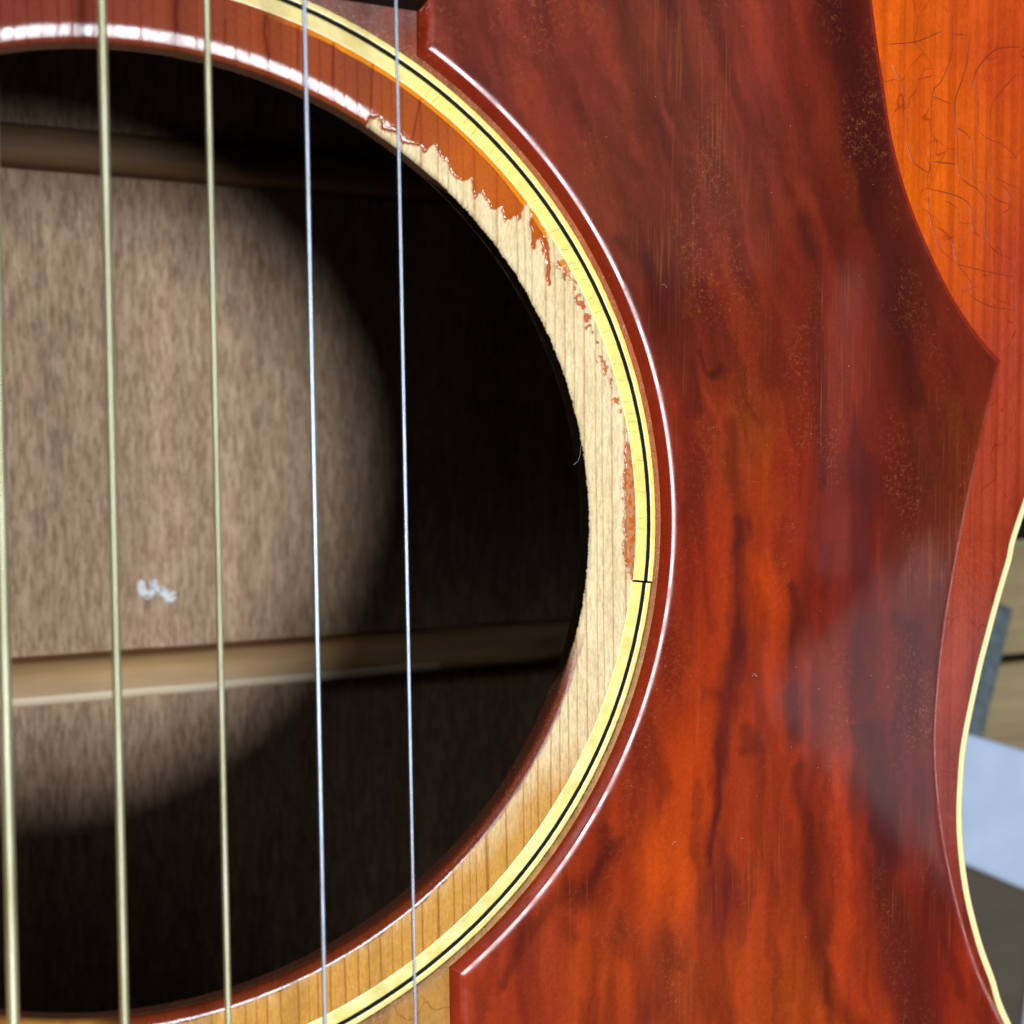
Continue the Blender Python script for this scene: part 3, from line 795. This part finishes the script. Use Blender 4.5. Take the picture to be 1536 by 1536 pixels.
def guard_col(x, y):
    px, py = to_px(x, y, GT)
    # flow warp so hand-placed patches get ragged edges
    wx = px + 26 * (fbm(px / 26, py / 70, 91) - .5) + 5 * (fbm(px / 9, py / 40, 92) - .5); wy = py + 60 * (fbm(px / 40, py / 80, 93) - .5)
    num = np.zeros(x.shape + (3,)); den = np.zeros(x.shape)
    for (cx, cy), c in GCP:
        w = 1.0 / (((wx - cx) * 1.35) ** 2 + ((wy - cy) * .75) ** 2 + 700.0) ** 1.6
        num += w[..., None] * lin(c); den += w
    col = num / den[..., None]; col = col * .80 + .20 * lin((134, 44, 26))
    tilt = np.where(wy < 700, (700 - wy) * .28, 0)
    s1 = fbm((wx + tilt) / 34, wy / 330, 94); s2 = fbm((wx + tilt) / 13, wy / 200, 95)
    k = np.clip(.55 + 1.0 * s1 + .28 * (s2 - .5), .45, 1.5) - .02
    col = col * (k[..., None] ** np.array([1.0, 1.15, .8]))
    dn = sst(.48, .72, fbm((wx + tilt) / 30, wy / 190, 96, 3))[..., None] * .34
    col = col * (1 - dn) + lin(DK) * dn
    for path, ws, st, c in STROKES:
        P = catmull(path, 4); d, t = seg_dist(wx, wy, P)
        w = np.interp(t, np.linspace(0, 1, len(ws)), ws) * 1.15
        m_ = 1 - sst(.15, 1.75, d / w); e = .75 + .5 * (s2 - .3)
        m_ = (m_ * st * .82 * np.clip(e, .4, 1.1))[..., None]
        col = col * (1 - m_) + lin(c) * m_
    col = col * .80 * np.array([1.03, .92, .72]) * (.84 + .18 * fbm(px / 3, py / 5, 97, 2) + .16 * fbm((px + .02 * py) / 5, py / 240, 98, 3))[..., None]
    lum = col @ np.array([.3, .5, .2])
    return np.clip(col * 1.03 - .03 * lum[..., None] * np.array([.7, 1.1, 1.2]), .004, 1)


# edge profile (offset, height): bevelled and rounded shoulder
prof = [(0, -.05), (.02, .10), (.25, .36), (.55, .68), (.80, .90), (.92, 1.0)]
sl = np.linspace(.36, 0, 12); zz = prof[-1][1]
for q in range(11):
    zz += .08 * (sl[q] + sl[q + 1]) / 2; prof.append((.92 + .08 * (q + 1), zz))
prof = [(w, z * GT / zz) for w, z in prof] + [(2.45, GT)]
LV = []; area2 = np.sum(GOUT[:, 0] * np.roll(GOUT[:, 1], -1) - np.roll(GOUT[:, 0], -1) * GOUT[:, 1])
GC = GOUT if area2 < 0 else GOUT[::-1]
GCC = GCOR if area2 < 0 else [len(GOUT) - 1 - c for c in GCOR]
for w, z in prof:
    P = guard_offset(w); LV.append(np.column_stack([P, np.full(len(P), z)]))
VS = np.array(LV); nS = len(GC)
cS = guard_col(VS[..., 0], VS[..., 1])
bev = np.clip(1 - (np.array([p[0] for p in prof]) / 1.5), 0, 1)[:, None, None]
cS = cS * (1 - .5 * (bev > 0)) + lin((160, 40, 8)) * .5 * (bev > 0)
pickguard = mesh('pickguard', VS.reshape(-1, 3), gridfaces(len(prof), nS, True), M_GUARD, guitar, col=cS.reshape(-1, 3),
                 attrs={'ridge': np.repeat(sst(2.3, 1.5, np.array([p[0] for p in prof]))[:, None], nS, 1)})
pickguard['label'] = 'red tortoise pickguard with dark streaks and bevelled edge'
bm = bmesh.new(); bm.from_mesh(pickguard.data); bmesh.ops.remove_doubles(bm, verts=bm.verts, dist=2e-6); bm.to_mesh(pickguard.data); bm.free()
# flat face: rows of constant y between the inset outlines
INS = guard_offset(2.36)
ys = np.arange(-104.5, 88.5, .30); rows = []; ncol = 300
for y in ys:
    a = INS; b = np.roll(INS, -1, 0); k = (a[:, 1] > y) != (b[:, 1] > y)
    xs = a[k, 0] + (y - a[k, 1]) / (b[k, 1] - a[k, 1]) * (b[k, 0] - a[k, 0])
    rows.append((xs.min(), xs.max()) if len(xs) else (60, 60.1))
rows = np.array(rows); uu = np.linspace(0, 1, ncol)
XX = rows[:, :1] + (rows[:, 1:] - rows[:, :1]) * uu; YY = np.repeat(ys[:, None], ncol, 1)
VG = np.dstack([XX, YY, np.full_like(XX, GT - .002)])
mesh('guard_face', VG.reshape(-1, 3), gridfaces(len(ys), ncol), M_GUARD, pickguard, col=guard_col(XX, YY).reshape(-1, 3))

# finish checking in the orange finish beside the pickguard
c4 = lambda pts: wp(v2(pts, 1100, 0, .3906))
fc = [[(800, 20), (835, 60), (840, 160), (835, 220), (800, 310), (765, 360), (760, 520), (755, 640), (745, 700), (760, 860), (800, 960), (860, 1010)],
      [(910, 120), (895, 250), (850, 400), (860, 520), (865, 660), (900, 705), (940, 730), (965, 780), (970, 900), (1000, 960), (1070, 995)],
      [(920, 290), (940, 400), (950, 510), (1040, 560), (1100, 620)], [(1100, 270), (1000, 390), (985, 480), (990, 600), (1010, 680), (1110, 730)], [(1110, 180), (1010, 190), (940, 260), (915, 330)],
      [(860, 490), (910, 540), (920, 690)], [(750, 725), (850, 750), (910, 790), (920, 880), (950, 910)], [(765, 370), (840, 400)], [(770, 620), (860, 632)], [(665, 540), (690, 620), (750, 665)], [(610, 250), (655, 360), (668, 520)],
      [(975, 640), (970, 700), (1000, 760), (1060, 785)], [(860, 1015), (960, 1040), (1080, 1065)], [(770, 865), (830, 910), (860, 1010), (905, 1075), (920, 1140), (1000, 1180), (1090, 1190)], [(590, 170), (700, 160), (800, 120)],
      [(1080, 990), (1085, 1100), (1085, 1260), (1060, 1310)], [(840, 130), (900, 135)], [(710, 305), (770, 290)], [(810, 770), (860, 800), (865, 850), (910, 860)], [(1030, 820), (1060, 800), (1060, 750), (1030, 700)]]
ribbons('finish_crack', [(catmull(c4(q), 6), .09 + .05 * rr.random()) for q in fc], .004, M_CRACK2, soundboard)

# ------------------------------------------------------------------ fretboard, neck, bridge (mostly beyond the frame)
fb = box_obj('fretboard', M_EBONY, guitar, (-28.8, 28.8, 57.4, 395, -.1, 5.6), .25)
for i in range(1, 20):
    yf = 395 - (395 + 250) * (1 - 2 ** (-i / 12.0))
    if yf < 60: break
    v, f = [], []; box(v, f, -28.6, 28.6, yf - 1, yf + 1, 5.5, 6.5); mesh('fret', v, f, M_NICKEL, fb, smooth=False)
nk = np.linspace(0, math.pi, 13); Vn = []
for y in (149, 170, 300, 395):
    for a in nk: Vn.append((26 * math.cos(a), y, -.05 - 20 * math.sin(a)))
mesh('neck', Vn, gridfaces(4, 13), M_NECK, guitar)
box_obj('nut', M_BONE, guitar, (-26, 26, 395, 400, -.1, 8.2), .4)
br = box_obj('bridge', M_EBONY, guitar, (-78, 78, -272, -240, -.1, 8), 1.5)
box_obj('saddle', M_BONE, br, (-36, 36, -254, -251, 7, 11.2), .4)

# ------------------------------------------------------------------ strings
SS, SK, SH, SX = 9.4898, -.000401, 10.7071, -.5657


def string(i, dia, pitch, mat):
    xi = (2.5 - i)
    ang = np.linspace(0, 2 * math.pi, 13)[:-1] if pitch else np.linspace(0, 2 * math.pi, 11)[:-1]
    ys = np.r_[np.linspace(-252, -80, 12), np.arange(-79, 90, pitch / 6 if pitch else 4.0), np.linspace(91, 397, 16)]
    A, Yg = np.meshgrid(ang, ys); r = dia / 2 * np.ones_like(A)
    if pitch:
        ph = Yg / pitch + A / (2 * math.pi); f = ph - np.floor(ph)
        r = r - pitch * .42 * (1 - np.sqrt(np.clip(1 - (2 * f - 1) ** 2, 0, 1)))
    gro = (dia / 2 - r) / (pitch * .42) if pitch else np.zeros_like(r)
    cx = SX + xi * SS * (1 + SK * Yg)
    zc = SH + 0.0 * Yg; zc = np.where(Yg > 100, SH - (Yg - 100) / 297 * 1.9, zc)
    V = np.dstack([cx + r * np.cos(A), Yg, zc + r * np.sin(A)])
    return mesh('string', V.reshape(-1, 3), gridfaces(len(ys), len(ang), True, flip=True), mat, guitar, attrs={'groove': gro})


for i, (d, p, mt) in enumerate([(.32, 0, M_STEEL), (.43, 0, M_STEEL), (.65, .22, M_BRONZE), (.88, .30, M_BRONZE), (1.12, .36, M_BRONZE), (1.42, .40, M_BRONZE)]):
    string(i, d, p, mt)

# ------------------------------------------------------------------ dust and lint
dv, df = [], []
for k in range(90):
    px = rr.uniform(640, 1460); py = rr.uniform(20, 1520)
    p = wp([(px, py)], GT)[0]
    if not inside(np.array([p[0]]), np.array([p[1]]), INS)[0]: continue
    s = rr.uniform(.02, .05); a = rr.random() * 3; o = len(dv)
    q = [(math.cos(a), math.sin(a)), (-math.sin(a), math.cos(a)), (-math.cos(a), -math.sin(a)), (math.sin(a), -math.cos(a))]
    dv += [(p[0] + s * c * (1.6 if j % 2 else .7), p[1] + s * d * (1.6 if j % 2 else .7), GT) for j, (c, d) in enumerate(q)] + [(p[0], p[1], GT + s)]
    df += [[o + j, o + (j + 1) % 4, o + 4] for j in range(4)]
d_ = mesh('dust', dv, df, M_DUST, pickguard, smooth=False); d_['kind'] = 'stuff'


def fibres(name, items, mat, parent):
    """thin bent hairs: (points in mm)"""
    V, F = [], []
    for pts, r in items:
        P = np.asarray(pts, float); o = len(V)
        for p in P:
            V += [(p[0] + r, p[1], p[2]), (p[0] - r * .5, p[1] + r * .87, p[2]), (p[0] - r * .5, p[1] - r * .87, p[2] + r * .3)]
        for i in range(len(P) - 1):
            for k in range(3):
                a = o + 3 * i + k; b = o + 3 * i + (k + 1) % 3; F.append([a, b, b + 3, a + 3])
    o = mesh(name, V, F, mat, parent); o['kind'] = 'stuff'; return o


its = []
for k in range(70):
    t = rr.uniform(-.8, .95); r = 61.4 + rr.uniform(-.25, .35); a = rr.uniform(0, 6.28); ln_ = rr.uniform(.12, .5) * (1 + (rr.random() < .1) * 1.5)
    c = np.array([r * math.cos(t), r * math.sin(t), 1.14])
    its.append(([c + np.array([math.cos(a + .5 * q) * ln_ * q, math.sin(a + .5 * q) * ln_ * q, .12 * q * (1 - q) * 2]) for q in np.linspace(0, 1, 4)], .011))
for (px, py), n_ in (((1135, 1015), 2), ((1110, 1255), 1), ((1015, 1262), 1), ((1000, 432), 1), ((640, 12), 3), ((1445, 1292), 1)):
    for q0 in range(n_):
        p = wp([(px, py)], GT)[0]; a = rr.uniform(0, 6.28)
        its.append(([(p[0] + math.cos(a + q) * .8 * q, p[1] + math.sin(a + q) * .8 * q, GT + .01 + .05 * q) for q in np.linspace(0, 1, 5)], .012))
h0 = wp(v2([(835, 200), (830, 250), (820, 280), (800, 298)], 600, 600, .3255), -.3)
its.append(([(x_, y_, -.3) for x_, y_ in catmull(h0, 4)], .012))
fibres('lint', its, M_DUST, pickguard)
